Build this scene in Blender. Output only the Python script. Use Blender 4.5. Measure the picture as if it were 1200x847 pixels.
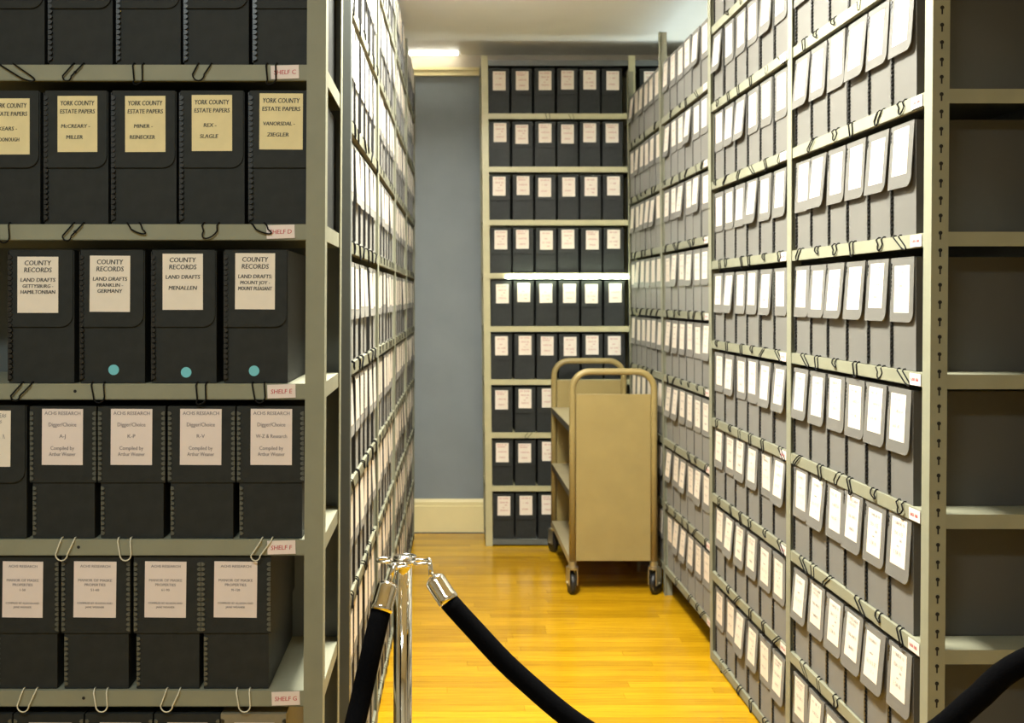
import bpy, math, random
from mathutils import Vector, Matrix

# ------------------------------------------------------------------ scene, camera, light
S = bpy.context.scene
for o in list(bpy.data.objects): bpy.data.objects.remove(o)
C = S.collection
FPX, PX, PY, HC = 1230.0, 522.0, 349.0, 1.457      # focal length and principal point in pixels, eye height

cam = bpy.data.cameras.new('camera'); camo = bpy.data.objects.new('camera', cam); C.objects.link(camo)
camo.location = (0, 0, HC); camo.rotation_euler = (math.pi/2, 0, 0)
cam.sensor_width = 36; cam.lens = FPX/1200*36
cam.shift_x = (600-PX)/1200; cam.shift_y = -(423.5-PY)/1200
cam.clip_start = .05
cam.dof.use_dof = True; cam.dof.focus_distance = 2.3; cam.dof.aperture_fstop = 7.0
S.camera = camo
S.view_settings.view_transform = 'Standard'; S.view_settings.look = 'None'
S.view_settings.exposure = 0.0; S.view_settings.gamma = 1.0
S.view_settings.use_curve_mapping = False

W = bpy.data.worlds.new('world'); S.world = W; W.use_nodes = True
W.node_tree.nodes['Background'].inputs[0].default_value = (.95, 1, 1, 1)
W.node_tree.nodes['Background'].inputs[1].default_value = .05

CEIL = 2.97
# name, x, y, length along x, width along y, watts, colour
FIXTURES = [('aisle', .10, 2.80, .30, 1.0, 180, (1, .98, .86), 0),
            ('far', .12, 4.25, .9, .22, 14, (1, 1, .97), 85),
            ('room', -.70, .05, 1.2, .30, 53, (.80, .96, 1), 0)]

# ------------------------------------------------------------------ materials
def ramp_mat(name, col, rough=.5, metal=0., spec=.5, noise=0., scale=60., bump=0., col2=None, stretch=None, coat=0., sheen=0.):
    m = bpy.data.materials.new(name); m.use_nodes = True
    n = m.node_tree.nodes; l = m.node_tree.links; b = n['Principled BSDF']
    if sheen: b.inputs['Sheen Weight'].default_value = sheen; b.inputs['Sheen Roughness'].default_value = .85; b.inputs['Sheen Tint'].default_value = (1, .96, .87, 1)
    b.inputs['Base Color'].default_value = (*col, 1); b.inputs['Roughness'].default_value = rough
    b.inputs['Metallic'].default_value = metal; b.inputs['Specular IOR Level'].default_value = spec
    if coat: b.inputs['Coat Weight'].default_value = coat; b.inputs['Coat Roughness'].default_value = .12
    if noise or col2 or bump:
        tc = n.new('ShaderNodeTexCoord'); mp = n.new('ShaderNodeMapping')
        if stretch: mp.inputs['Scale'].default_value = stretch
        l.new(tc.outputs['Object'], mp.inputs[0])
        t = n.new('ShaderNodeTexNoise'); t.inputs['Scale'].default_value = scale; t.inputs['Detail'].default_value = 4
        l.new(mp.outputs[0], t.inputs['Vector'])
        if noise or col2:
            r = n.new('ShaderNodeValToRGB'); c2 = col2 or tuple(c*(1+noise) for c in col)
            c1 = col if col2 else tuple(c*(1-noise) for c in col)
            r.color_ramp.elements[0].position = .3; r.color_ramp.elements[1].position = .7
            r.color_ramp.elements[0].color = (*c1, 1); r.color_ramp.elements[1].color = (*c2, 1)
            l.new(t.outputs['Fac'], r.inputs[0]); l.new(r.outputs[0], b.inputs['Base Color'])
        if bump:
            bp = n.new('ShaderNodeBump'); bp.inputs['Strength'].default_value = bump; bp.inputs['Distance'].default_value = .002
            l.new(t.outputs['Fac'], bp.inputs['Height']); l.new(bp.outputs[0], b.inputs['Normal'])
    return m
def glow_mat(name, col, strength):
    m = bpy.data.materials.new(name); m.use_nodes = True
    b = m.node_tree.nodes['Principled BSDF']
    b.inputs['Base Color'].default_value = (.8, .8, .8, 1)
    b.inputs['Emission Color'].default_value = (*col, 1); b.inputs['Emission Strength'].default_value = strength
    return m
M = {}
M['board'] = ramp_mat('charcoal_board_lit', (.004, .005, .0048), .55, spec=.3, noise=.12, scale=40, sheen=.25)  # lit copy of the box board: sheen paints in the aisle light
M['board_shaded'] = ramp_mat('charcoal_board_shaded', (.025, .027, .0255), .6, spec=.15, noise=.12, scale=40)  # shaded copy of the same board, for front and back racks
M['tan'] = ramp_mat('tan_board', (.22, .19, .125), .6, noise=.08)
M['binding'] = ramp_mat('black_binding', (.010, .010, .010), .35, spec=.6)
M['binding_grey'] = ramp_mat('grey_binding', (.085, .09, .078), .3, spec=.7)
M['paper'] = ramp_mat('white_paper', (.78, .70, .60), .75, noise=.03, scale=25)
M['paper_y'] = ramp_mat('yellowed_paper', (.74, .63, .35), .75, noise=.05, scale=25)
M['paper_p'] = ramp_mat('print_paper', (.76, .66, .62), .75, noise=.02, scale=25)
M['ink'] = ramp_mat('black_ink', (.02, .02, .02), .6)
M['ink_soft'] = ramp_mat('grey_ink', (.22, .19, .20), .7)
M['ink_red'] = ramp_mat('red_ink', (.50, .05, .06), .6)
M['ink_pink'] = ramp_mat('faded_red_ink', (.55, .30, .26), .7)
M['cord_black'] = ramp_mat('black_cord', (.008, .008, .008), .8, spec=.1)
M['cord_white'] = ramp_mat('white_cord', (.70, .66, .52), .7)
M['dot'] = ramp_mat('cyan_sticker', (.16, .52, .60), .5)
M['steel'] = ramp_mat('olive_grey_enamel', (.245, .245, .175), .58, spec=.3, noise=.05, scale=14)
M['steel_dark'] = ramp_mat('dark_grey_enamel_and_shade', (.10, .11, .105), .4, noise=.05, scale=14)  # also stands in for shade on two back rack shelves
M['steel_cream'] = ramp_mat('cream_enamel', (.44, .41, .24), .42, noise=.05, scale=14)
M['hole'] = ramp_mat('dark_slot', (.006, .006, .006), .8)
M['cart'] = ramp_mat('tan_enamel', (.27, .205, .078), .38, noise=.06, scale=9)
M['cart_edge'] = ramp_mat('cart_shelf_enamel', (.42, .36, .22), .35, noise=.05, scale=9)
M['cart_edge_shaded'] = ramp_mat('shaded_edge_brown', (.045, .036, .022), .45)  # shade on the cart's upper shelf edges, put into the colour
M['rubber'] = ramp_mat('black_rubber', (.012, .012, .012), .45)
M['zinc'] = ramp_mat('zinc_plate', (.50, .48, .40), .3, metal=.9)
M['chrome'] = ramp_mat('chrome', (.80, .79, .76), .07, metal=1.)
M['velvet'] = ramp_mat('black_velvet', (.0018, .0018, .0022), .95, spec=.03, noise=.3, scale=300, bump=.3)
M['wall_blue'] = ramp_mat('blue_grey_paint', (.205, .235, .25), .6, noise=.05, scale=5, bump=.05)
M['wall_plain'] = ramp_mat('beige_paint', (.50, .46, .36), .7, noise=.03, scale=4)
M['cream'] = ramp_mat('cream_gloss_paint', (.78, .68, .36), .35, noise=.03, scale=8)
M['frieze'] = ramp_mat('frieze_paint', (.50, .44, .34), .6, noise=.04, scale=6)
M['ceiling'] = ramp_mat('ceiling_paint', (.93, .92, .87), .5, noise=.03, scale=2.5, bump=.03)
M['white_metal'] = ramp_mat('white_lamp_housing', (.75, .75, .72), .4)
M['lamp'] = glow_mat('lamp_diffuser', (1, .93, .78), 9)
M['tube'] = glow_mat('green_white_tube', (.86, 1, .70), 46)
M['tube2'] = glow_mat('warm_white_tube', (1, .98, .84), 16)
M['sky'] = glow_mat('window_daylight', (.78, .92, 1), 5)
M['glassframe'] = ramp_mat('window_paint', (.7, .68, .6), .4)

def floor_mat():
    m = bpy.data.materials.new('varnished_strip_wood'); m.use_nodes = True
    n = m.node_tree.nodes; l = m.node_tree.links; b = n['Principled BSDF']
    b.inputs['Roughness'].default_value = .22; b.inputs['Specular IOR Level'].default_value = .35; b.inputs['Coat Weight'].default_value = .12; b.inputs['Coat Roughness'].default_value = .10
    g = n.new('ShaderNodeNewGeometry'); oi = n.new('ShaderNodeObjectInfo')
    ad = n.new('ShaderNodeMath'); ad.operation = 'ADD'; fr = n.new('ShaderNodeMath'); fr.operation = 'FRACT'
    l.new(g.outputs['Random Per Island'], ad.inputs[0]); l.new(oi.outputs['Random'], ad.inputs[1]); l.new(ad.outputs[0], fr.inputs[0])
    r = n.new('ShaderNodeValToRGB'); e = r.color_ramp.elements
    e[0].color = (.44, .235, .006, 1); e[1].color = (.62, .35, .010, 1)
    x = r.color_ramp.elements.new(.5); x.color = (.53, .29, .007, 1)
    l.new(fr.outputs[0], r.inputs[0])
    mp = n.new('ShaderNodeMapping'); mp.inputs['Scale'].default_value = (3, 60, 60); l.new(g.outputs['Position'], mp.inputs[0])
    t = n.new('ShaderNodeTexNoise'); t.inputs['Scale'].default_value = 1.6; t.inputs['Detail'].default_value = 6; l.new(mp.outputs[0], t.inputs['Vector'])
    mx = n.new('ShaderNodeMix'); mx.data_type = 'RGBA'; mx.blend_type = 'MULTIPLY'; mx.inputs['Factor'].default_value = .55
    gr = n.new('ShaderNodeValToRGB'); gr.color_ramp.elements[0].position = .32; gr.color_ramp.elements[0].color = (.62, .52, .4, 1)
    gr.color_ramp.elements[1].position = .62; gr.color_ramp.elements[1].color = (1.1, 1.1, 1.1, 1)
    l.new(t.outputs['Fac'], gr.inputs[0]); l.new(r.outputs[0], mx.inputs['A']); l.new(gr.outputs[0], mx.inputs['B'])
    l.new(mx.outputs['Result'], b.inputs['Base Color'])
    return m
M['floor'] = floor_mat()

# ------------------------------------------------------------------ mesh helpers
class MB:
    def __init__(s): s.v = []; s.f = []; s.mi = []; s.cur = 0
    def box(s, x0, x1, y0, y1, z0, z1):
        b = len(s.v)
        s.v += [(x0,y0,z0),(x1,y0,z0),(x1,y1,z0),(x0,y1,z0),(x0,y0,z1),(x1,y0,z1),(x1,y1,z1),(x0,y1,z1)]
        for q in ((0,3,2,1),(4,5,6,7),(0,1,5,4),(1,2,6,5),(2,3,7,6),(3,0,4,7)): s.f.append(tuple(b+i for i in q)); s.mi.append(s.cur)
        return s
    def prism(s, poly, y0, y1):
        """poly in (x,z), counter-clockwise seen from -y, extruded y0..y1"""
        b = len(s.v); n = len(poly)
        s.v += [(x, y0, z) for x, z in poly] + [(x, y1, z) for x, z in poly]
        s.f.append(tuple(range(b, b+n))); s.f.append(tuple(range(b+2*n-1, b+n-1, -1))); s.mi += [s.cur]*2
        for i in range(n):
            j = (i+1) % n
            s.f.append((b+i, b+n+i, b+n+j, b+j)); s.mi.append(s.cur)
        return s
    def tube(s, pts, r, k=8, cap=True):
        pts = [Vector(p) for p in pts]; n = len(pts); b = len(s.v)
        up = None
        for i, p in enumerate(pts):
            t = (pts[min(i+1, n-1)]-pts[max(i-1, 0)]).normalized()
            if up is None:
                up = Vector((0,0,1)) if abs(t.z) < .9 else Vector((1,0,0))
            a = t.cross(up).normalized(); up = a.cross(t).normalized()
            rr = r[i] if isinstance(r, (list, tuple)) else r
            for j in range(k):
                w = 2*math.pi*j/k; s.v.append(tuple(p+a*math.cos(w)*rr+up*math.sin(w)*rr))
        for i in range(n-1):
            for j in range(k):
                q = (j+1) % k
                s.f.append((b+i*k+j, b+i*k+q, b+(i+1)*k+q, b+(i+1)*k+j)); s.mi.append(s.cur)
        if cap:
            s.f.append(tuple(b+j for j in range(k-1, -1, -1))); s.f.append(tuple(b+(n-1)*k+j for j in range(k))); s.mi += [s.cur]*2
        return s
    def lathe(s, prof, k=24, c=(0,0,0)):
        """prof of (radius, z)"""
        b = len(s.v); n = len(prof)
        for r, z in prof:
            for j in range(k):
                w = 2*math.pi*j/k; s.v.append((c[0]+r*math.cos(w), c[1]+r*math.sin(w), c[2]+z))
        for i in range(n-1):
            for j in range(k):
                q = (j+1) % k
                s.f.append((b+i*k+j, b+i*k+q, b+(i+1)*k+q, b+(i+1)*k+j)); s.mi.append(s.cur)
        s.f.append(tuple(b+j for j in range(k-1, -1, -1))); s.f.append(tuple(b+(n-1)*k+j for j in range(k))); s.mi += [s.cur]*2
        return s
    def add(s, other, mat4, mi):
        b = len(s.v); s.v += [tuple(mat4 @ Vector(p)) for p in other.v]
        s.f += [tuple(b+i for i in q) for q in other.f]; s.mi += [mi]*len(other.f)
    def mesh(s, name, mats, smooth=False):
        me = bpy.data.meshes.new(name); me.from_pydata(s.v, [], s.f)
        for m in (mats if isinstance(mats, (list, tuple)) else [mats]): me.materials.append(m)
        if s.mi and max(s.mi) > 0:
            for p, i in zip(me.polygons, s.mi): p.material_index = i
        if smooth:
            me.polygons.foreach_set('use_smooth', [len(p.vertices) < 7 for p in me.polygons])
        me.update(); return me
def ob(name, me, parent=None, loc=(0,0,0), rot=(0,0,0)):
    o = bpy.data.objects.new(name, me); C.objects.link(o); o.location = loc; o.rotation_euler = rot
    if parent: o.parent = parent
    if name == 'lettering': o['kind'] = 'stuff'
    return o
def empty(name, loc, rz, label, cat, group=None):
    o = ob(name, None, None, loc, (0,0,rz)); o.empty_display_size = .05
    tag(o, label, cat, group); return o
def tag(o, label, cat, group=None):
    o['label'] = label; o['category'] = cat
    if group: o['group'] = group
def struct(name, mb, mat, parent=None, label=None):
    o = ob(name, mb.mesh(name, mat), parent)
    if not parent: o['kind'] = 'structure'
    if label: o['label'] = label
    return o
def bevel(o, w=.002, seg=2):
    md = o.modifiers.new('bevel', 'BEVEL'); md.width = w; md.segments = seg; md.limit_method = 'ANGLE'; return o

# ------------------------------------------------------------------ the room
XL, XR, YF, YB = -3.0, 2.75, -2.0, 6.55
floor = struct('floor', MB().box(XL, XR, YF, YB, -.06, -.021), M['floor'])
floor['label'] = 'varnished orange strip wood floor'
rng = random.Random(5)
unit = MB().box(-.5, .5, -.5, .5, -1, 0)
ume = unit.mesh('plank', M['floor'])
PW = .057; rest = MB(); y = YF+.002; n_ind = 0
while y+PW < YB:
    x = XL-rng.random()*.9
    while x < XR:
        ln = rng.uniform(.7, 1.6); x0 = max(x, XL); x1 = min(x+ln, XR); x += ln
        if x1-x0 < .03: continue
        dz = -rng.random()*.0005
        if y > 2.55 and x1 > -.2 and x0 < 1.12 and n_ind < 300:
            o = ob('plank', ume, floor, ((x0+x1)/2, y+PW/2, dz)); o.scale = (x1-x0-.0008, PW-.0010, .0195); n_ind += 1
        else:
            rest.box(x0, x1-.0008, y, y+PW-.0010, -.0200, dz)
    y += PW
o = ob('plank_floor_rest', rest.mesh('plank_floor_rest', M['floor']), floor); o['kind'] = 'stuff'

struct('ceiling', MB().box(XL-.1, XR+.1, YF-.1, YB+.1, CEIL, CEIL+.08), M['ceiling'], label='cream painted ceiling')
struct('wall_back', MB().box(XL-.1, XR+.1, YB, YB+.1, 0, CEIL), M['wall_blue'], label='blue-grey painted back wall')
struct('wall_left', MB().box(XL-.1, XL, YF, YB, 0, CEIL), M['wall_plain'])
struct('wall_front', MB().box(XL-.1, XR+.1, YF-.1, YF, 0, CEIL), M['wall_plain'])
# right wall with a window opening
WY0, WY1, WZ0, WZ1 = 5.35, 6.25, .55, 2.35
struct('wall_right', MB().box(XR, XR+.1, YF, WY0, 0, CEIL).box(XR, XR+.1, WY1, YB, 0, CEIL)
       .box(XR, XR+.1, WY0, WY1, 0, WZ0).box(XR, XR+.1, WY0, WY1, WZ1, CEIL), M['wall_plain'])
wn = ob('window_1', MB().box(XR+.02, XR+.06, WY0, WY0+.05, WZ0, WZ1).box(XR+.02, XR+.06, WY1-.05, WY1, WZ0, WZ1)
        .box(XR+.02, XR+.06, WY0+.05, WY1-.05, WZ0, WZ0+.05).box(XR+.02, XR+.06, WY0+.05, WY1-.05, WZ1-.05, WZ1)
        .box(XR+.02, XR+.06, WY0+.05, WY1-.05, 1.42, 1.47).mesh('window_1', M['glassframe'])); wn['kind'] = 'structure'
for a, b_ in ((WZ0+.05, 1.42), (1.47, WZ1-.05)):
    ob('pane', MB().box(XR+.035, XR+.041, WY0+.05, WY1-.05, a, b_).mesh('pane', M['sky']), wn)
# baseboard, picture rail and frieze on the back wall
bb = MB().prism([(YB-.022, 0), (YB-.0005, 0), (YB-.0005, .205), (YB-.010, .205), (YB-.016, .185), (YB-.016, .165), (YB-.022, .160)][::-1], 0, 1)
bb.v = [(XL+yy*(XR-XL), xx, zz) for xx, yy, zz in bb.v]; bb.f = [tuple(reversed(q)) for q in bb.f]
struct('baseboard_back', bb, M['cream'], label='tall cream baseboard')
struct('trim_1', MB().box(XL, XR, YB-.024, YB-.0005, 2.840, 2.888).box(XL, XR, YB-.034, YB-.024, 2.872, 2.888), M['cream'], label='cream picture rail')
struct('trim_2', MB().box(XL, XR, YB-.014, YB-.0005, 2.8885, CEIL-.001), M['frieze'], label='beige frieze above picture rail')

# ------------------------------------------------------------------ ceiling fixtures
FLAB = {'aisle': 'long fluorescent ceiling light over the aisle between the racks',
        'far': 'short fluorescent light over the aisle, hung with an added ceiling uplight',
        'room': 'long fluorescent ceiling light in front of the racks'}
for key, fx, fy, lx, ly, watts, col, up in FIXTURES:
    e = empty('ceiling_light', (fx, fy, CEIL), 0, FLAB[key], 'ceiling light', 'fluorescent ceiling lights')
    ob('housing', MB().box(-lx/2-.02, lx/2+.02, -ly/2-.02, ly/2+.02, -.05, -.001).mesh('housing', M['white_metal']), e)
    ob('diffuser', MB().box(-lx/2, lx/2, -ly/2, ly/2, -.062, -.0505).mesh('diffuser', M['lamp']), e)
    L = bpy.data.lights.new('fluorescent_lamp', 'AREA'); L.shape = 'RECTANGLE'; L.size = lx; L.size_y = ly; L.energy = watts; L.color = col
    ob('fluorescent_lamp', L, e, (0, 0, -.064))
    if up:   # hung on two rods, with an uplight added to brighten the ceiling
        e.location.z -= .16
        for s in (-1, 1): ob('rod', MB().tube([(s*lx*.35, 0, -.002), (s*lx*.35, 0, .1595)], .005, 8).mesh('rod', M['white_metal']), e)
        U = bpy.data.lights.new('added_uplight', 'AREA'); U.shape = 'RECTANGLE'; U.size = lx; U.size_y = ly; U.energy = up; U.color = col
        ob('added_uplight', U, e, (0, 0, .004), (math.pi, 0, 0))
L = bpy.data.lights.new('window_light', 'AREA'); L.shape = 'RECTANGLE'; L.size = WZ1-WZ0-.1; L.size_y = WY1-WY0-.1; L.energy = 55; L.color = (.88, 1, .92)
ob('window_light', L, wn, (XR-.005, (WY0+WY1)/2, (WZ0+WZ1)/2), (0, math.pi/2, 0))
def strip(x0, x1, yy, zz, r, mat, label, gap=.012):
    e = empty('strip_light', ((x0+x1)/2, yy, zz), 0, label, 'strip light', 'thin fluorescent strip lights'); h = (x1-x0)/2
    ob('tube', MB().tube([(-h+.012, 0, 0), (h-.012, 0, 0)], r, 10).mesh('tube', mat, True), e)
    for s in (-1, 1): ob('end_cap', MB().box(min(s*h, s*(h-.012)), max(s*h, s*(h-.012)), -r*1.1, r*1.1, -r*1.2, r*1.2).mesh('end_cap', M['white_metal']), e)
strip(-1.3, .09, 6.46, CEIL-.013, .007, M['tube2'], 'glowing white strip light where ceiling meets back wall')

# ------------------------------------------------------------------ lettering
_txt = []
def text_piece(s, x, z, height, maxw, shear=0., align='CENTER'):
    cu = bpy.data.curves.new('lettering', 'FONT'); cu.body = s; cu.size = 1; cu.resolution_u = 2; cu.align_x = 'LEFT'
    cu.shear = shear; cu.offset = 0
    o = bpy.data.objects.new('lettering', cu); C.objects.link(o); _txt.append(o)
    return (o, x, z, height, maxw, align)
def text_meshes(specs):
    """specs: list of (material, [pieces]) -> list of meshes; one depsgraph update"""
    bpy.context.view_layer.update(); dg = bpy.context.evaluated_depsgraph_get(); out = []
    for mat, pieces in specs:
        mb = MB(); bold = .0006 if mat is M['ink'] else .0003
        for o, x, z, height, maxw, align in pieces:
            me = bpy.data.meshes.new_from_object(o.evaluated_get(dg))
            if not me.vertices: continue
            xs = [v.co.x for v in me.vertices]; w = max(xs)-min(xs); x0 = min(xs)
            k = height/.72; kx = min(k, maxw/w); off = -w*kx/2
            b = len(mb.v)
            mb.v += [(x+off+(v.co.x-x0)*kx, 0, z+v.co.y*k) for v in me.vertices]
            for p in me.polygons: mb.f.append(tuple(b+i for i in p.vertices)); mb.mi.append(0)
            b = len(mb.v)     # a second, slightly shifted pass thickens the pen stroke
            mb.v += [(x+off+(v.co.x-x0)*kx+bold, -.00004, z+v.co.y*k) for v in me.vertices]
            for p in me.polygons: mb.f.append(tuple(b+i for i in p.vertices)); mb.mi.append(0)
            bpy.data.meshes.remove(me)
        out.append(mb.mesh('lettering', mat))
    for o in _txt:
        cu = o.data; bpy.data.objects.remove(o); bpy.data.curves.remove(cu)
    _txt.clear(); return out
def scribble(seed, lines, th=.0009):
    """handwriting too small to read: lines of (x0, x1, z, height)"""
    r = random.Random(seed); mb = MB()
    for x0, x1, z, h in lines:
        x = x0
        while x < x1:
            if r.random() < .12: x += h*.6; continue
            w = h*r.uniform(.45, .7); k = r.randrange(4)
            segs = [[(0,0),(0,h)],[(0,h),(w*.7,0)]] if k == 0 else [[(0,0),(w*.4,h)],[(w*.4,h),(w*.8,0)],[(.15*w,h*.4),(.65*w,h*.4)]] if k == 1 \
                else [[(0,0),(0,h)],[(0,h),(w*.7,h)],[(0,h*.5),(w*.6,h*.5)],[(0,0),(w*.7,0)]] if k == 2 else [[(w*.7,h*.9),(0,h*.6)],[(0,h*.6),(w*.7,h*.4)],[(w*.7,h*.4),(0,0)]]
            for (ax, az), (bx, bz) in segs:
                d = Vector((bx-ax, bz-az)); d.normalize(); nx, nz = -d.y*th/2, d.x*th/2; b = len(mb.v)
                mb.v += [(x+ax-nx,0,z+az-nz),(x+ax+nx,0,z+az+nz),(x+bx+nx,0,z+bz+nz),(x+bx-nx,0,z+bz-nz)]
                mb.f.append((b,b+3,b+2,b+1)); mb.mi.append(0)
            x += w
    return mb

# ------------------------------------------------------------------ the document boxes (origin: bottom centre of the front face, front towards -y)
BW, BH, BD = .128, .264, .305
def corner(cx, cz, r, a0, a1, n=5):
    return [(cx+r*math.cos(a0+(a1-a0)*i/n), cz+r*math.sin(a0+(a1-a0)*i/n)) for i in range(n+1)]
FW, FH = .124, .152
def flap_poly():
    w = FW/2
    return [(-w, -FH), *corner(w-.024, -FH+.024, .024, -math.pi/2, 0), (w, 0), (-w, 0)]
def scallops(x, z0, z1, pitch, r, y0, y1, side=1):
    mb = MB(); z = z0
    while z < z1:
        mb.prism([(x+side*r*math.sin(t)*1.7 if side > 0 else x-r*math.sin(math.pi-t)*1.15, z-r*math.cos(t)) for t in [math.pi*i/6 for i in range(7)]] if side > 0
                 else [(x-r*math.sin(t)*1.7, z+r*math.cos(t)) for t in [math.pi*i/6 for i in range(7)]], y0, y1)
        z += pitch
    return mb
mb_body = MB().box(-BW/2, BW/2, 0, BD, 0, BH)
mb_flap = MB().prism(flap_poly(), -.0030, -.0008); mb_flap.box(-FW/2, FW/2, -.0030, .16, .0002, .0018)
mb_label = MB().box(-.040, .040, -.0036, -.00305, -.122, -.010)
mb_bind = scallops(-BW/2-.0002, .012, BH-.006, .0104, .0050, -.0056, -.0004, 1)
mb_bind.add(MB().box(-BW/2-.0008, -BW/2+.0006, -.0038, .004, .004, BH-.002), Matrix(), 0)
# drop-lid type
LW = .130; LB = .112
mb_body2 = MB().box(-.0605, .0605, .002, BD-.004, 0, BH-.006)
mb_lid = MB().box(-LW/2, LW/2, -.001, BD, LB, BH)
mb_bind2 = scallops(-LW/2+.0005, LB+.008, BH-.006, .0100, .0042, -.0032, -.0011, 1)
for q in (scallops(LW/2-.0005, LB+.008, BH-.006, .0100, .0042, -.0032, -.0011, -1), scallops(-.0600, .010, LB-.008, .0100, .0042, -.0004, .0019, 1),
          ): mb_bind2.add(q, Matrix(), 0)
me_body = mb_body.mesh('body', M['board']); me_flap = mb_flap.mesh('flap', M['board'])
me_label = mb_label.mesh('label', M['paper']); me_bind = mb_bind.mesh('edge_binding', M['binding'])
me_body_a = mb_body.mesh('body', M['board_shaded']); me_flap_a = mb_flap.mesh('flap', M['board_shaded'])
me_body2 = mb_body2.mesh('body', M['board_shaded']); me_lid = mb_lid.mesh('lid', M['board_shaded']); me_bind2 = mb_bind2.mesh('edge_binding', M['binding_grey'])
me_dot = MB().prism([(.0105*math.cos(2*math.pi*i/20), .0105*math.sin(2*math.pi*i/20)) for i in range(20)], -.0008, -.0001).mesh('dot_sticker', M['dot'])
SCR = [[(-.030, .026, -.026, .008), (-.024, .022, -.050, .009), (.006, .016, -.064, .006), (-.008, .004, -.077, .003), (-.022, .020, -.096, .009)],
       [(-.028, .028, -.028, .009), (-.018, .024, -.056, .009), (-.024, .012, -.092, .009)],
       [(-.032, .030, -.024, .008), (-.028, .020, -.036, .008), (-.024, .026, -.066, .009), (-.018, .018, -.098, .008)],
       [(-.026, .020, -.030, .008), (-.012, .006, -.060, .004), (-.026, .024, -.085, .010), (.004, .018, -.104, .006)]]
me_scr = []; me_scr_red = []
for i, ln in enumerate(SCR):
    mb = scribble(i, ln); mb.v = [(x, -.0039, z) for x, _, z in mb.v]
    me_scr.append(mb.mesh('lettering', M['ink_soft']))
    mb = scribble(i+10, ln, .0016); mb.v = [(x, -.0039, z) for x, _, z in mb.v]; me_scr_red.append(mb.mesh('lettering', M['ink_pink']))
def cord_mesh(kind, mat, rad=.0014, drop=None, wide=1.):
    r = random.Random(kind*7+3); dx = r.uniform(-.022, .022)*wide; w = r.uniform(.009, .016); d = drop or r.uniform(.026, .048)
    p = [(-w, .003, .0020), (-w, -.005, .0020), (-w+dx*.1, -.0105, -.004)]
    for i in range(9):
        t = math.pi*i/8
        p.append((dx-math.cos(t)*w*.9, -.0105, -(d-w)-math.sin(t)*w))
    p += [(w+dx*.1, -.0105, -.004), (w, -.005, .0020), (w, .003, .0020)]
    if kind % 4 == 2:   # a loop pulled sideways, drawn out almost flat
        p = [(x+(-z)*1.1, y, z*.75) for x, y, z in p]
    if kind % 4 == 3:
        p = [(x-(-z)*.6, y, z) for x, y, z in p]
    return MB().tube(p, rad, 6).mesh('cord', mat, True)
me_cord = [cord_mesh(i, M['cord_black'], .0016) for i in range(8)]
me_cord_r = [cord_mesh(i, M['cord_black'], .0019, None, 1.8) for i in range(8)]
me_cord_w = [cord_mesh(i, M['cord_white'], .0013, .042) for i in (0, 1, 4)]

# ------------------------------------------------------------------ racks
def rot2(a, u, v): return (u*math.cos(a)-v*math.sin(a), u*math.sin(a)+v*math.cos(a))
ANG = lambda x, y: math.atan2(y, x)
H9 = [.040, .360, .674, .975, 1.286, 1.604, 1.922, 2.235, 2.545]
HB = [.040+.3125*k for k in range(10)]
HR2 = [.147+.3125*k for k in range(8)]
LIP = .032
def post_mesh(sx, sy, height, leanu, leanv, w, mat, h0=1.2, wv=None, tee=False):
    """angle post; corner at (0,0), legs run to sx*w and sy*w"""
    mb = MB(); t = .0022; wv = wv or w
    if tee: x0, x1 = -w/2, w/2
    else: x0, x1 = min(0, sx*w), max(0, sx*w)
    mb.box(x0, x1, min(0, sy*t), max(0, sy*t), 0, height)
    a, b = (-t/2, t/2) if tee else (min(0, sx*t), max(0, sx*t))
    mb.box(a, b, min(sy*t, sy*wv), max(sy*t, sy*wv), 0, height)
    mb.v = [(x+leanu*(z-h0), y+leanv*(z-h0), z) for x, y, z in mb.v]
    return mb.mesh('post', mat)
def shelf_mesh(length, depth, mat):
    mb = MB(); t = .0018; l = length
    mb.box(0, l, .0002, depth, -t, 0)                         # deck
    mb.box(0, l, 0, t, -LIP, -t); mb.box(0, l, .0, .012, -LIP, -LIP+t)   # front beam with a turned-in edge
    mb.box(0, l, depth-t, depth, -LIP, -t)
    mb.box(0, t, t, depth-t, -LIP, -t); mb.box(l-t, l, t, depth-t, -LIP, -t)
    return mb.mesh('shelf', mat)
me_tag = MB().box(-.028, .028, -.0022, -.0012, -.0135, .0135).mesh('shelf_tag', M['paper_p'])
mbs = scribble(40, [(-.020, .018, -.004, .008)], .0014); mbs.v = [(x, -.0026, z) for x, _, z in mbs.v]; me_tagscr = mbs.mesh('lettering', M['ink_red'])
def slots(z0, z1, pitch=.0385):
    mb = MB(); z = z0
    while z < z1:
        r = .0044
        poly = [(-.0016, -.015), (.0016, -.015), (.0016, -.003)] + corner(0, 0, r, -math.pi*.36, math.pi*1.36, 10) + [(-.0016, -.003)]
        mb.prism([(px, pz+z) for px, pz in poly], -.0004, .0004); z += pitch
    return mb

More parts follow.
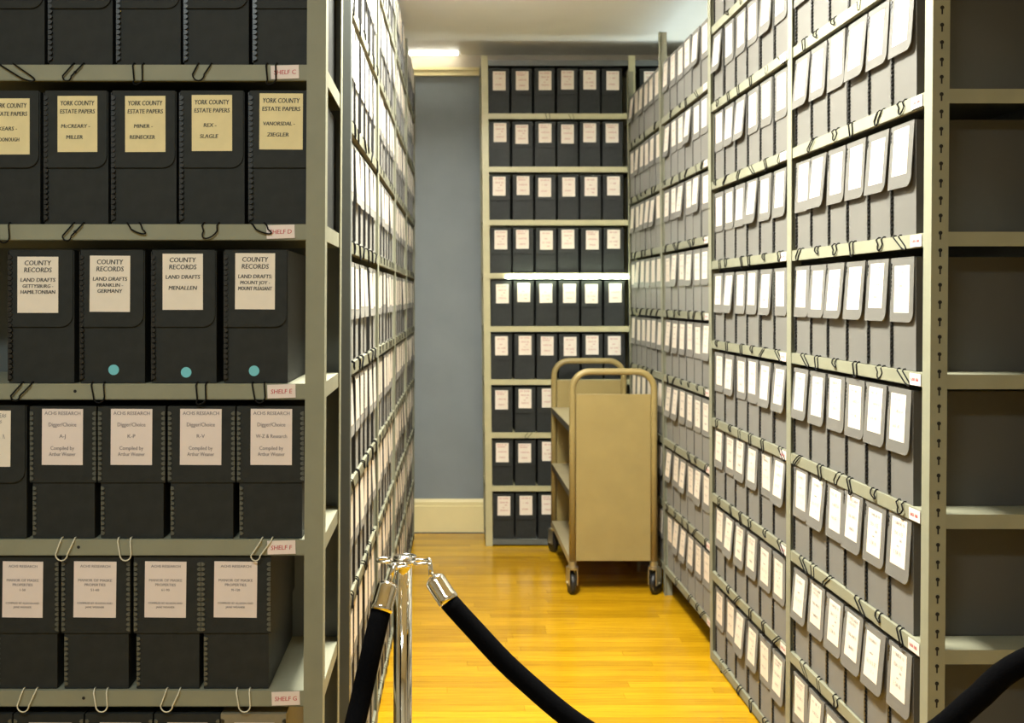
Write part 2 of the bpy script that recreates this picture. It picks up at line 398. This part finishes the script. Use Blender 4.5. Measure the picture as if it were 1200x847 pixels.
def make_rack(label, origin, a, posts, heights, depth, mat, leanf, group, height, post_mats=None, postw=.038, block_light=False, shade_mat=None):
    """posts: list of u positions, ascending; heights: list of shelf heights per bay; leanf(u) -> (lean_u, lean_v) per metre"""
    e = empty('steel_shelving', (*origin, 0), a, label, 'shelving', group)
    for i, u in enumerate(posts):
        first, last = i == 0, i == len(posts)-1
        lu, lv = leanf(u); pm = (post_mats or {}).get(i, mat)
        sx = 1 if first else -1; tee = not (first or last)
        ob('post', post_mesh(sx, 1, height(i), lu, lv, postw, pm, tee=tee), e, (u, -.0026, 0))
        ob('post', post_mesh(sx, -1, height(i), lu, lv, postw, pm, tee=tee), e, (u, depth+.0026, 0))
    for b in range(len(posts)-1):
        u0, u1 = posts[b], posts[b+1]
        ad = .003 if b > 0 else .0026; bd = .003 if b < len(posts)-2 else .0026
        me = shelf_mesh(u1-u0-ad-bd, depth, mat)
        lu, lv = leanf((u0+u1)/2)
        if block_light: ob('light_blocker', MB().box(u0+ad, u1-bd, depth+.0002, depth+.0020, .02, 2.74).mesh('light_blocker', M['steel_dark']), e)  # added sheet that stops light coming through the rack
        if shade_mat: me_shade = shelf_mesh(u1-u0-ad-bd, depth, shade_mat)  # top and bottom shelves coloured dark to paint in their shade
        for h in heights[b]:
            ob('shelf', me_shade if shade_mat and h in (heights[b][-1], heights[b][0]) else me, e, (u0+ad+lu*(h-1.2), lv*(h-1.2), h))
    return e

# --- candidates: every box position, then individuals or the joined rest
BOXES = []
def project(p):
    s = FPX/max(p[1], .01); return PX+p[0]*s, PY+(HC-p[2])*s, s
def add_box(rack, bay, row, col, origin, a, u, v, h, **kw):
    x, y = rot2(a, u, v); p = (origin[0]+x, origin[1]+y, h+.0012)
    BOXES.append(dict(rack=rack, bay=bay, row=row, col=col, p=p, a=a, **kw))

# A: the rack facing the camera on the left
A_O, A_A = (-.2420, 2.0936), 0.
leanA = lambda u: (.0053, 0)
A_H = H9
rackA = make_rack('olive-grey steel shelving facing the rope on the left, shelves tagged C to G', A_O, A_A, [-.945, 0], [A_H], .335, M['steel'], leanA, 'steel shelving units', lambda i: 2.80, block_light=True)
sA = FPX/A_O[1]
def Apx(x): return (x-PX)/sA-A_O[0]
A_ROWS = {  # row index: kind, [(left px, right px)], cords (px or None)
 6: ('flap', [(-26,52),(55,132),(135,212),(214,292),(295,374)], [8,92,162,240,318]),
 5: ('flap', [(-30,47),(50,127),(129,207),(209,287),(290,374)], [4,92,157,247,303]),
 4: ('flap', [(8,87),(92,170),(176,254),(261,338)], [32,115,236,303]),
 3: ('lid', [(-47,31),(34,112),(114,193),(196,275),(277,356)], [None,80,146,None,313]),
 2: ('lid', [(-9,68),(71,152),(156,235),(235,317)], [35,118,203,285]),
 1: ('lid', [(-66,13),(15,97),(99,178),(180,257),(258,335)], [None]*5)}
A_LAB = {
 6: ['charcoal document box with a black cord, leftmost on the shelf tagged C', 'charcoal document box, second from left on the shelf tagged C', 'charcoal document box with a curled cord loop, third from left on shelf C',
     'charcoal document box, fourth from left on the shelf tagged C', 'charcoal document box above the red-lettered shelf C tag, against the post'],
 5: ['charcoal box with yellowed York County label cut off by the left edge of the photo', 'charcoal box with yellowed York County Estate Papers label ending in Miller', 'charcoal box with yellowed York County label reading Miner to Reinecker',
     'charcoal box with yellowed York County label reading Rex to Slagle', 'charcoal box with yellowed York County label ending in Ziegler, against the post'],
 4: ['charcoal County Records box lettered Gettysburg, with no blue dot', 'charcoal County Records box lettered Franklin and Germany, with blue dot', 'charcoal County Records box lettered Menallen, with blue dot',
     'charcoal County Records box lettered Mount Joy and Mount Pleasant, with blue dot'],
 3: ['charcoal box with a flap and finely printed label at left edge of shelf F', 'charcoal lidded box with printed Digger Choice label A-J, white cord', 'charcoal lidded box with printed Digger Choice label K-P, white cord',
     'charcoal lidded box with printed Digger Choice label R-V', 'charcoal lidded box with printed label W-Z and Research, against the post'],
 2: ['charcoal lidded box with printed Manor label, leftmost on the shelf tagged G', 'charcoal lidded box with printed Manor label, second from left on shelf G', 'charcoal lidded box with printed Manor label, third from left on shelf G',
     'charcoal lidded box with printed Manor label, rightmost on shelf G beside bare shelf'],
 1: ['charcoal lidded box cut off in the bottom left corner of the photo', 'charcoal lidded box under shelf G, first whole one from the left', 'charcoal lidded box under shelf G, second whole one from the left',
     'charcoal lidded box under shelf G, directly left of the tan one', 'tan lidded box under the shelf tagged G']}
for r, (kind, edges, cords) in A_ROWS.items():
    for i, (l, rr) in enumerate(edges):
        uc = (Apx(l)+Apx(rr))/2; k = kind
        if r == 3 and i == 0: k = 'flap'
        c = cords[i]
        add_box('A', 0, r, i, A_O, A_A, uc, .006, A_H[r], kind=k, label=A_LAB[r][i], cord=None if c is None else Apx(c)-uc, wscale=(Apx(rr)-Apx(l))/(LW if k == 'lid' else BW+.004))
for r in (0, 7, 8):
    for i in range(6): add_box('A', 0, r, i, A_O, A_A, -.86+.139*i, .006, A_H[r], kind='flap', hidden=True)
# R: the long rack on the right
R_O = (1.0790, 2.332); R_A = ANG(.0049, -1)
R_POST = [-3.71, -2.815, -1.898, -.946, 0.]
def leanR(u):
    t = [(-3.71, -.010), (-2.815, -.010), (-1.898, -.004), (-.946, .003), (0, .008)]
    for (a0, l0), (a1, l1) in zip(t, t[1:]):
        if u <= a1+1e-6: return (0, l0+(l1-l0)*(u-a0)/(a1-a0))
    return (0, .008)
rackR = make_rack('long olive-grey steel shelving along the right of the aisle', R_O, R_A, R_POST, [HR2, HR2, H9, H9], .335, M['steel'], leanR, 'steel shelving units', lambda i: [2.76, 2.76, 2.82, 2.82, 2.82][i], block_light=True)
so = ob('keyhole_slots', slots(.1, 2.7).mesh('keyhole_slots', M['hole']), rackR, (.0006, .0175, 0), (0, 0, math.pi/2)); so['kind'] = 'stuff'
for v in so.data.vertices: v.co.x += .008*(v.co.z-1.2)
for bay, (b0, b1) in enumerate([(3, 4), (2, 3), (1, 2), (0, 1)]):
    u0, u1 = R_POST[b0]+.026, R_POST[b1]-(.086 if bay == 0 else .026); hs = H9 if bay < 2 else HR2
    rr = random.Random(bay+70)
    for r, h in enumerate(hs):
        n = 6; pitch = (u1-u0-.010)/n
        for i in range(n):
            uc = u0+.004+pitch*(i+.5)+rr.uniform(-.0035, .0035)
            lv = leanR(uc)[1]
            add_box('R', bay, r, i, R_O, R_A, uc, .006+lv*(h-1.2)+rr.uniform(0, .004), h, kind='flap', cord=rr.uniform(-.035, .035) if rr.random() < .93 else None)
# L: the long rack on the left of the aisle
L_O = (-.248, 2.697); L_A = ANG(.0595, 3.656)
L_POST = [0, .914, 1.828, 2.742, 3.656]
rackL = make_rack('long steel shelving along the left of the aisle behind the chrome post', L_O, L_A, L_POST, [H9]*4, .335, M['steel'], lambda u: (0, -.0025), 'steel shelving units', lambda i: 2.80,
                  {0: M['steel_dark']}, .032, block_light=True)
for bay in range(4):
    rr = random.Random(bay+170); u0, u1 = L_POST[bay]+.024, L_POST[bay+1]-.024
    for r, h in enumerate(H9):
        pitch = (u1-u0)/6
        for i in range(6):
            uc = u0+pitch*(i+.5)+rr.uniform(-.003, .003)
            add_box('L', bay, r, i, L_O, L_A, uc, .006-.0025*(h-1.2)+rr.uniform(0, .005), h, kind='flap', cord=rr.uniform(-.03, .03))
# B: the rack on the back wall
B_O = (.2256, 6.165); B_A = 0.
leanB = lambda u: (-.0100, 0)
rackB = make_rack('tall cream-edged steel shelving standing against the back wall', B_O, B_A, [0, .885, 1.77], [HB, HB], .335, M['steel_cream'], leanB, 'steel shelving units', lambda i: 2.88, {}, .040, shade_mat=M['steel_dark'])
for bay in range(2):
    rr = random.Random(bay+270)
    for r, h in enumerate(HB[:9]):
        for i in range(6):
            uc = .1045+.1330*i+.885*bay-.0100*(h-1.2)+rr.uniform(-.002, .002)
            add_box('B', bay, r, i, B_O, B_A, uc, .008+rr.uniform(0, .012), h, kind='lid' if rr.random() < .0 else 'flap', cord=rr.uniform(-.03, .03) if rr.random() < .5 else None)

# which boxes are individuals: those that show largest, at most 300
ORD = ['first', 'second', 'third', 'fourth', 'fifth', 'sixth', 'seventh', 'eighth', 'ninth']
cand = []
for b in BOXES:
    b['ind'] = False
    if b.get('hidden'): continue
    x0, y0, s = project(b['p']); yt = y0-BH*s
    if y0 < 6 or yt > 842 or x0 > 1230: continue
    key = (b['rack'], b['bay'])
    if key[0] in 'LR' and key not in (('L', 0), ('R', 0), ('R', 1), ('R', 2), ('R', 3)): continue
    if key == ('R', 3) and (y0 > 520 or b['row'] < 3): continue
    if key == ('B', 1) and not (b['row'] == 8 and b['col'] == 0): continue
    if key == ('B', 0) and ((b['row'] <= 2 and b['col'] > 2) ): continue
    if key == ('L', 0) and b['row'] < 1: continue
    cand.append(b)
pri = {('A', 0): 0, ('R', 0): 1, ('R', 1): 2, ('R', 2): 3, ('B', 0): 4, ('B', 1): 4, ('L', 0): 5, ('R', 3): 6}
cand.sort(key=lambda b: pri[(b['rack'], b['bay'])])
for b in cand[:300]: b['ind'] = True
print('candidate boxes', len(cand))
vis_rows = {}
for b in cand: vis_rows.setdefault((b['rack'], b['bay']), set()).add(b['row'])
PLACE = {('R', 0): 'in the nearest right-hand bay', ('R', 1): 'in the second right-hand bay', ('R', 2): 'in the third right-hand bay', ('R', 3): 'in the farthest right-hand bay',
         ('B', 0): 'on the back wall rack', ('L', 0): 'in the nearest left-hand aisle bay'}
GRP = {'A': 'document boxes on the shelves facing the rope', 'R': 'document boxes on the right-hand rack', 'L': 'document boxes on the left-hand aisle rack', 'B': 'document boxes on the back wall rack'}

# lettering for the front rack
def place_specs(r, i):
    T = text_piece; hw = .004
    if r == 5:
        w = [('KEARS -', 'McDONOUGH'), ('McCREARY -', 'MILLER'), ('MINER -', 'REINECKER'), ('REX -', 'SLAGLE'), ('VANORSDAL -', 'ZIEGLER')][i]
        return [(M['ink'], [T('YORK COUNTY', 0, -.029, .0098, .068, .12), T('ESTATE PAPERS', 0, -.045, .0088, .070, .1), T(w[0], -.004, -.074, .0078, .058, .15), T(w[1], -.006, -.096, .0078, .050, .1)])]
    if r == 4:
        w = [('LAND DRAFTS', 'GETTYSBURG -', 'HAMILTONBAN'), ('LAND DRAFTS', 'FRANKLIN -', 'GERMANY'), ('LAND DRAFTS', '', 'MENALLEN'), ('LAND DRAFTS:', 'MOUNT JOY -', 'MOUNT PLEASANT')][i]
        ps = [T('COUNTY', 0, -.027, .0098, .052, .1), T('RECORDS', 0, -.041, .0098, .054, .1), T(w[0], 0, -.060, .0078, .068, .1)]
        if i == 2: ps.append(T(w[2], 0, -.082, .0082, .060, .15))
        else: ps += [T(w[1], 0, -.072, .0072, .060, .1), T(w[2], 0, -.084, .0076, .068, .1)]
        return [(M['ink'], ps)]
    if r == 3 and i > 0:
        w = [None, 'A-J', 'K-P', 'R-V', 'W-Z & Research'][i]
        return [(M['ink_soft'], [T('ACHS RESEARCH', 0, -.022, .0072, .070), T('Digger/Choice', 0, -.045, .0080, .054), T(w, 0, -.068, .0076, .060), T('Compiled by', 0, -.092, .0078, .046), T('Arthur Weaner', 0, -.104, .0078, .052)])]
    if r in (2, 1):
        w = ['1-50', '51-60', '61-90', '91-120', ''][i]
        ps = [T('ACHS RESEARCH', 0, -.022, .0054, .060)]
        if r == 2: ps += [T('MANOR OF MASKE', 0, -.050, .0054, .066), T('PROPERTIES', 0, -.059, .0054, .044), T(w, 0, -.069, .0050, .016), T('COMPILED BY ALLISON AND', 0, -.095, .0040, .066), T('JANE WEANER', 0, -.103, .0040, .036)]
        return [(M['ink_soft'], ps)]
    return None
specs = []; owners = []
for b in BOXES:
    if b['rack'] == 'A' and b['ind']:
        sp = place_specs(b['row'], b['col'])
        if sp: specs += sp; owners.append(b)
TAGS = [('SHELF C', 334, 6), ('SHELF D', 329, 5), ('SHELF E', 330, 4), ('SHELF F', 330, 3), ('SHELF G', 335, 2)]
for t, _, _ in TAGS: specs.append((M['ink_red'], [text_piece(t, 0, -.0045, .0090, .044, .1)]))
texts = text_meshes(specs)
for b, me in zip(owners, texts): b['text'] = me
TAGTEXT = texts[len(owners):]

# materials variants of shared meshes
me_label_y = mb_label.mesh('label', M['paper_y']); me_label_p = mb_label.mesh('label', M['paper_p'])
me_body_t = mb_body2.mesh('body', M['tan']); me_lid_t = mb_lid.mesh('lid', M['tan']); me_bind_k = mb_bind2.mesh('edge_binding', M['binding'])
rb = random.Random(11)
stuff = MB()
SM = [M['board'], M['paper'], M['binding'], M['cord_black'], M['board_shaded']]
mb_cord0 = MB().tube([(-.012, .003, .002), (-.012, -.0105, -.003), (-.006, -.0105, -.026), (.006, -.0105, -.026), (.012, -.0105, -.003), (.012, .003, .002)], .0011, 4)
mb_bar = MB()
mb_bar.box(-BW/2-.001, -BW/2+.003, -.0042, -.0004, .006, BH-.004)
for b in BOXES:
    ang = math.radians(rb.choice([.2, .4, .8, 1.5, 2.5, 3.5, 5.0]) if b['rack'] != 'A' else rb.uniform(.1, .6))
    if b['rack'] == 'B': ang *= .3
    if b['rack'] == 'R' and b['bay'] == 0: ang = math.radians(rb.uniform(1.2, 5.5))
    if b['rack'] == 'L': ang *= .5
    tilt = rb.uniform(-.006, .006); lz = rb.uniform(-.008, .004); lx = rb.uniform(-.006, .006); sc = rb.randrange(4)
    if not b['ind']:
        m4 = Matrix.Translation(b['p']) @ Matrix.Rotation(b['a'], 4, 'Z')
        hinge = m4 @ Matrix.Translation((0, 0, BH)) @ Matrix.Rotation(-ang, 4, 'X')
        bi = 4 if b['rack'] in 'AB' else 0
        stuff.add(mb_body, m4, bi); stuff.add(mb_flap, hinge, bi); stuff.add(mb_label, hinge @ Matrix.Translation((lx, 0, lz)), 1); stuff.add(mb_bar, m4, 2)
        if b.get('cord') is not None: stuff.add(mb_cord0, m4 @ Matrix.Translation((b['cord'], 0, 0)), 3)
        continue
    key = (b['rack'], b['bay'])
    if b['rack'] == 'A': lab = b['label']
    elif key == ('B', 1): lab = 'charcoal document box at top right of the back wall rack, beyond its post'
    else:
        rows = sorted(vis_rows[key], reverse=True); k = rows.index(b['row'])
        cols = 'leftmost' if b['col'] == 0 else 'rightmost' if b['col'] == 5 else ORD[b['col']]+' from left'
        lab = f"charcoal document box, {cols}, {ORD[k]} row from top {PLACE[key]}"
    e = empty('document_box', b['p'], b['a'], lab, 'box', GRP[b['rack']])
    kind = b['kind']
    if kind == 'flap':
        o = ob('body', me_body_a if b['rack'] in 'AB' else me_body, e)
        f = ob('flap', me_flap_a if b['rack'] in 'AB' else me_flap, e, (0, 0, BH), (-ang, 0, 0))
        if b['rack'] == 'B': e.scale = (.935, 1, 1)
        near = b['rack'] in 'AL' or (b['rack'] == 'R' and b['bay'] < 2)
        if near: ob('edge_binding', me_bind, e)['kind'] = 'stuff'
        if 'wscale' in b: e.scale = (min(b['wscale'], 1.09), 1.08, 1)
        ml = me_label
        if b['rack'] == 'A':
            if b['row'] == 5: ml = me_label_y; lx = [.004, .003, .003, .000, -.004][b['col']]; lz = [-.004, .001, .001, .003, .006][b['col']]
            if b['row'] == 4: lx = [-.006, -.004, -.002, -.001][b['col']]; lz = [-.002, 0, .004, .005][b['col']]; ml = me_label
            if b['row'] == 3: lx = -.006; lz = .002
            if b['row'] == 6: lz = 0; lx = 0
        la = ob('label', ml, e, (lx, 0, BH+lz), (-ang, tilt, 0))
        if ang > 0: la.location.y = 0; la.location.z = BH+lz*math.cos(ang); la.location.y += lz*math.sin(ang)
        if b.get('text'):
            for v in b['text'].vertices: v.co.y -= .0039
            ob('lettering', b['text'], la)
        elif b['rack'] == 'R' and b['bay'] < 3: ob('lettering', me_scr[sc], la)
        elif b['rack'] == 'B': ob('lettering', me_scr_red[sc], la)
        elif b['rack'] == 'A': ob('lettering', me_scr[sc], la)
        if b['rack'] == 'A' and b['row'] == 4 and b['col'] > 0:
            ob('dot_sticker', me_dot, e, ([0, .002, .004, -.004][b['col']], 0, [0, .026, .021, .024][b['col']]))
    else:
        t = b['row'] == 1 and b['col'] == 4
        ob('body', me_body_t if t else me_body2, e); ob('lid', me_lid_t if t else me_lid, e)
        ob('edge_binding', me_bind_k if t else me_bind2, e)['kind'] = 'stuff'
        e.scale = (min(b['wscale'], 1.09), 1.08, 1)
        lx = {3: [0, -.001, .000, -.001, .002], 2: [-.006, -.001, -.003, .000], 1: [0, .003, .003, .001, .002]}[b['row']][b['col']]
        lz = {3: .006, 2: .002, 1: -.006}[b['row']]-.001
        la = ob('label', me_label_p, e, (lx, .002, BH+lz), (0, .012 if b['row'] == 2 else .006, 0))
        if b.get('text'):
            for v in b['text'].vertices: v.co.y -= .0039
            ob('lettering', b['text'], la)
    c = b.get('cord')
    if c is not None:
        white = b['rack'] == 'A' and b['row'] in (2, 3)
        ci = rb.randrange(8)
        ob('cord', me_cord_w[ci % 3] if white else me_cord[ci] if b['rack'] == 'A' else me_cord_r[ci], e, (c/e.scale[0], 0, 0))
st = ob('document_boxes', stuff.mesh('document_boxes', SM)); st['kind'] = 'stuff'
tag(st, 'rows of charcoal document boxes filling the far left-hand bays and other shelf ends', 'boxes')

# shelf tags
for (t, px, r), me in zip(TAGS, TAGTEXT):
    tg = ob('shelf_tag', me_tag, rackA, (Apx(px)+.0053*(A_H[r]-1.2)*0, 0, A_H[r]-.0150), (0, -.03, 0))
    for v in me.vertices: v.co.y -= .0025
    ob('lettering', me, tg)
me_hole = MB().prism([(.0032*math.cos(2*math.pi*i/12), .0032*math.sin(2*math.pi*i/12)) for i in range(12)], -.0004, .0).mesh('bolt_hole', M['hole'])
for px, r in ((88, 6), (88, 5), (88, 4), (92, 3), (98, 2)): ob('bolt_hole', me_hole, rackA, (Apx(px), -.0001, A_H[r]-.015))
for bay, (b0, b1) in enumerate([(3, 4), (2, 3), (1, 2)]):
    hs = H9 if bay < 2 else HR2
    for h in hs:
        uc = R_POST[b1]-(.075 if bay == 0 else .055); lv = leanR((R_POST[b0]+R_POST[b1])/2)[1]
        tg = ob('shelf_tag', me_tag, rackR, (uc, lv*(h-1.2), h-.016))
        ob('lettering', me_tagscr, tg)
strip(B_O[0]+.115, B_O[0]+.865, B_O[1]-.014, HB[5]-.026, .0065, M['tube'], 'glowing green-white strip light along a shelf edge of back wall rack')

# ------------------------------------------------------------------ book cart
CX0, CX1, CY0, CY1 = .607, 1.040, 5.136, 6.045
cart = empty('book_cart', ((CX0+CX1)/2, (CY0+CY1)/2, 0), 0, 'tan metal book cart with hooped end frames standing against the right-hand rack', 'book cart')
hw, hl = (CX1-CX0)/2, (CY1-CY0)/2; TR = .0165; ZT = 1.095; ZB = .165
def hoop(yy):
    p = [(-hw+TR, yy, ZB)]; R = .085
    p += [(-hw+TR, yy, ZT-R-.2)]
    p += [(-hw+TR+R-R*math.cos(t), yy, ZT-R+R*math.sin(t)) for t in [math.pi/2*i/8 for i in range(9)]]
    p += [(hw-TR-R+R*math.sin(t), yy, ZT-R+R*math.cos(t)) for t in [math.pi/2*i/8 for i in range(9)]]
    p += [(hw-TR, yy, ZT-R-.2), (hw-TR, yy, ZB)]
    return MB().tube(p, TR, 12)
for s in (-1, 1):
    yy = s*(hl-TR)
    ob('tube_frame', hoop(yy).mesh('tube_frame', M['cart'], True), cart)
    ep = MB().box(-hw+2*TR+.0005, hw-2*TR-.0005, yy-.006, yy+.006, ZB+.002, .985)
    bevel(ob('end_panel', ep.mesh('end_panel', M['cart']), cart), .002)
for z in (.83, .51, .18):
    y0, y1 = -hl+2*TR+.001, hl-2*TR-.001
    mb = MB().box(-hw+.002, hw-.002, y0, y1, z-.004, z)
    sh = ob('shelf', mb.mesh('shelf', M['cart_edge']), cart)
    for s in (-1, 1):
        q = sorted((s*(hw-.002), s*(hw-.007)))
        ob('edge_strip', MB().box(q[0], q[1], y0, y1, z-.034, z-.0042).mesh('edge_strip', M['cart_edge'] if z < .3 else M['cart_edge_shaded']), sh)
    if z < .8: ob('shelf_divider', MB().box(-.003, .003, y0, y1, z+.0005, z+.12).mesh('shelf_divider', M['cart_edge']), cart)
def caster(x, yy, rz):
    c = ob('caster', MB().lathe([(.020, .140), (.020, .164)], 16).lathe([(.028, .128), (.028, .140)], 16)
           .box(-.022, -.018, -.020, .042, .050, .130).box(.018, .022, -.020, .042, .050, .130).box(-.022, .022, -.02, .03, .126, .130).mesh('caster', M['zinc']), cart, (x, yy, 0), (0, 0, rz))
    w = MB().lathe([(.030, -.013), (.050, -.013), (.055, -.008), (.055, .008), (.050, .013), (.030, .013)], 28)
    w.v = [(z, yv+.022, xv+.0555) for xv, yv, z in w.v]
    ob('wheel', w.mesh('wheel', M['rubber'], True), c)
    a = MB().lathe([(.006, -.024), (.006, .024)], 10); a.v = [(z, yv+.022, xv+.0555) for xv, yv, z in a.v]; ob('axle', a.mesh('axle', M['zinc']), c)
caster(-hw+TR, -hl+TR, .12); caster(hw-TR, -hl+TR, -.6); caster(-hw+TR, hl-TR-.02, .3); caster(hw-TR-.01, hl-TR-.02, -.2)

# ------------------------------------------------------------------ stanchions and velvet ropes
def stanchion(x, yy, label):
    e = empty('stanchion', (x, yy, 0), 0, label, 'stanchion', 'chrome rope stanchions')
    ob('base', MB().lathe([(.160, .0005), (.160, .008), (.150, .016), (.09, .024), (.04, .034), (.026, .050)], 48).mesh('base', M['chrome'], True), e)
    ob('pole', MB().lathe([(.0190, .0505), (.0190, .908)], 32).mesh('pole', M['chrome'], True), e)
    ob('neck', MB().lathe([(.0205, .9082), (.0205, .914)], 32).mesh('neck', M['chrome'], True), e)
    ob('cap', MB().lathe([(.0200, .9226), (.0205, .925), (.0180, .9285), (.010, .9305), (.003, .931)], 32).mesh('cap', M['chrome'], True), e)
    # flat collar with four rope eyes: a hub disc and four open rings
    ob('collar', MB().lathe([(.026, .9142), (.027, .918), (.026, .9224)], 32).mesh('collar', M['chrome'], True), e)
    for k in range(4):
        w = math.radians(-12+90*k); cx, cy = .0375*math.cos(w), .0375*math.sin(w)
        ob('rope_eye', MB().tube([(cx+.0165*math.cos(t), cy+.0165*math.sin(t), .9182) for t in [2*math.pi*i/20 for i in range(21)]], .0032, 8, False).mesh('rope_eye', M['chrome'], True), e)
    return e
SX, SY = -.0875, 2.150
stanchion(SX, SY, 'chrome rope post with round collar standing in the aisle mouth')
S2 = (1.27, 1.80); S3 = (-.50, 1.02)
stanchion(*S2, 'chrome rope post holding the right end of the longer rope')
stanchion(*S3, 'chrome rope post holding the near left end of the rope')
def rope(p_mid, label, e0, e1):
    """p_mid: centre line from end to end; the first and last points are the rings"""
    root = empty('velvet_rope', p_mid[0], 0, label, 'rope', 'black velvet ropes'); o = Vector(p_mid[0])
    # smooth resample
    P = [Vector(p) for p in p_mid]; Q = []
    n = len(P)
    for i in range(n-1):
        a, b, c, d = P[max(i-1, 0)], P[i], P[i+1], P[min(i+2, n-1)]
        for k in range(10):
            t = k/10; Q.append(.5*((2*b)+(-a+c)*t+(2*a-5*b+4*c-d)*t*t+(-a+3*b-3*c+d)*t**3))
    Q.append(P[-1])
    L = [0]
    for i in range(1, len(Q)): L.append(L[-1]+(Q[i]-Q[i-1]).length)
    def at(s):
        for i in range(1, len(Q)):
            if L[i] >= s: f = (s-L[i-1])/max(L[i]-L[i-1], 1e-9); return Q[i-1].lerp(Q[i], f)
        return Q[-1].copy()
    T = L[-1]; HK, CP = .036, .058
    pts = [at(s)-o for s in [HK+CP-.004+(T-2*(HK+CP-.004))*i/60 for i in range(61)]]
    ob('rope', MB().tube(pts, .0200, 20).mesh('rope', M['velvet'], True), root)
    for d in (0, 1):
        f = (lambda s: at(s)-o) if d == 0 else (lambda s: at(T-s)-o)
        p0, p1 = f(HK), f(HK+CP); ax = (p1-p0).normalized()
        ob('end_cap', MB().tube([p0-ax*.004, p0-ax*.001, p0+ax*.002, p0+ax*.005, p0+ax*.009, p1-ax*.012, p1-ax*.010, p1], [.007, .0135, .0178, .0203, .0212, .0212, .0220, .0220], 24).mesh('end_cap', M['chrome'], True), root)
        h0 = f(0); mid = f(HK*.45)
        ob('hook', MB().tube([h0+Vector((0, 0, -.008)), h0+Vector((0, 0, .004)), h0.lerp(mid, .35)+Vector((0, 0, .008)), mid+Vector((0, 0, .006)), p0-ax*.006], [.0035, .0045, .0048, .0048, .0058], 8).mesh('hook', M['chrome'], True), root)
def pt(px, py, z): s = FPX/z; return ((px-PX)/s, z, HC-(py-PY)/s)
ring_r = (SX+.054*math.cos(math.radians(-12)), SY+.054*math.sin(math.radians(-12)), .922)
ring_l = (SX+.054*math.cos(math.radians(-102)), SY+.054*math.sin(math.radians(-102)), .922)
rope([ring_r, pt(514, 689, 2.115), pt(560, 742, 2.08), pt(610, 793, 2.04), pt(690, 857, 1.98), (.42, 1.94, .585), (.56, 1.89, .570), (.70, 1.84, .605), pt(1090, 863, 1.80), pt(1145, 818, 1.785), pt(1200, 775, 1.78), (S2[0]-.054, S2[1], .922)],
     'black velvet rope with chrome ends crossing the aisle to the right', 0, 0)
rope([ring_l, pt(452, 694, 2.085), pt(436, 760, 2.03), pt(416, 848, 1.97), (-.22, 1.80, .46), (-.30, 1.55, .38), (-.38, 1.33, .52), (-.43, 1.20, .74), (S3[0]+.03, S3[1]+.03, .922)],
     'black velvet rope with chrome end hanging steeply towards the camera on the left', 0, 0)
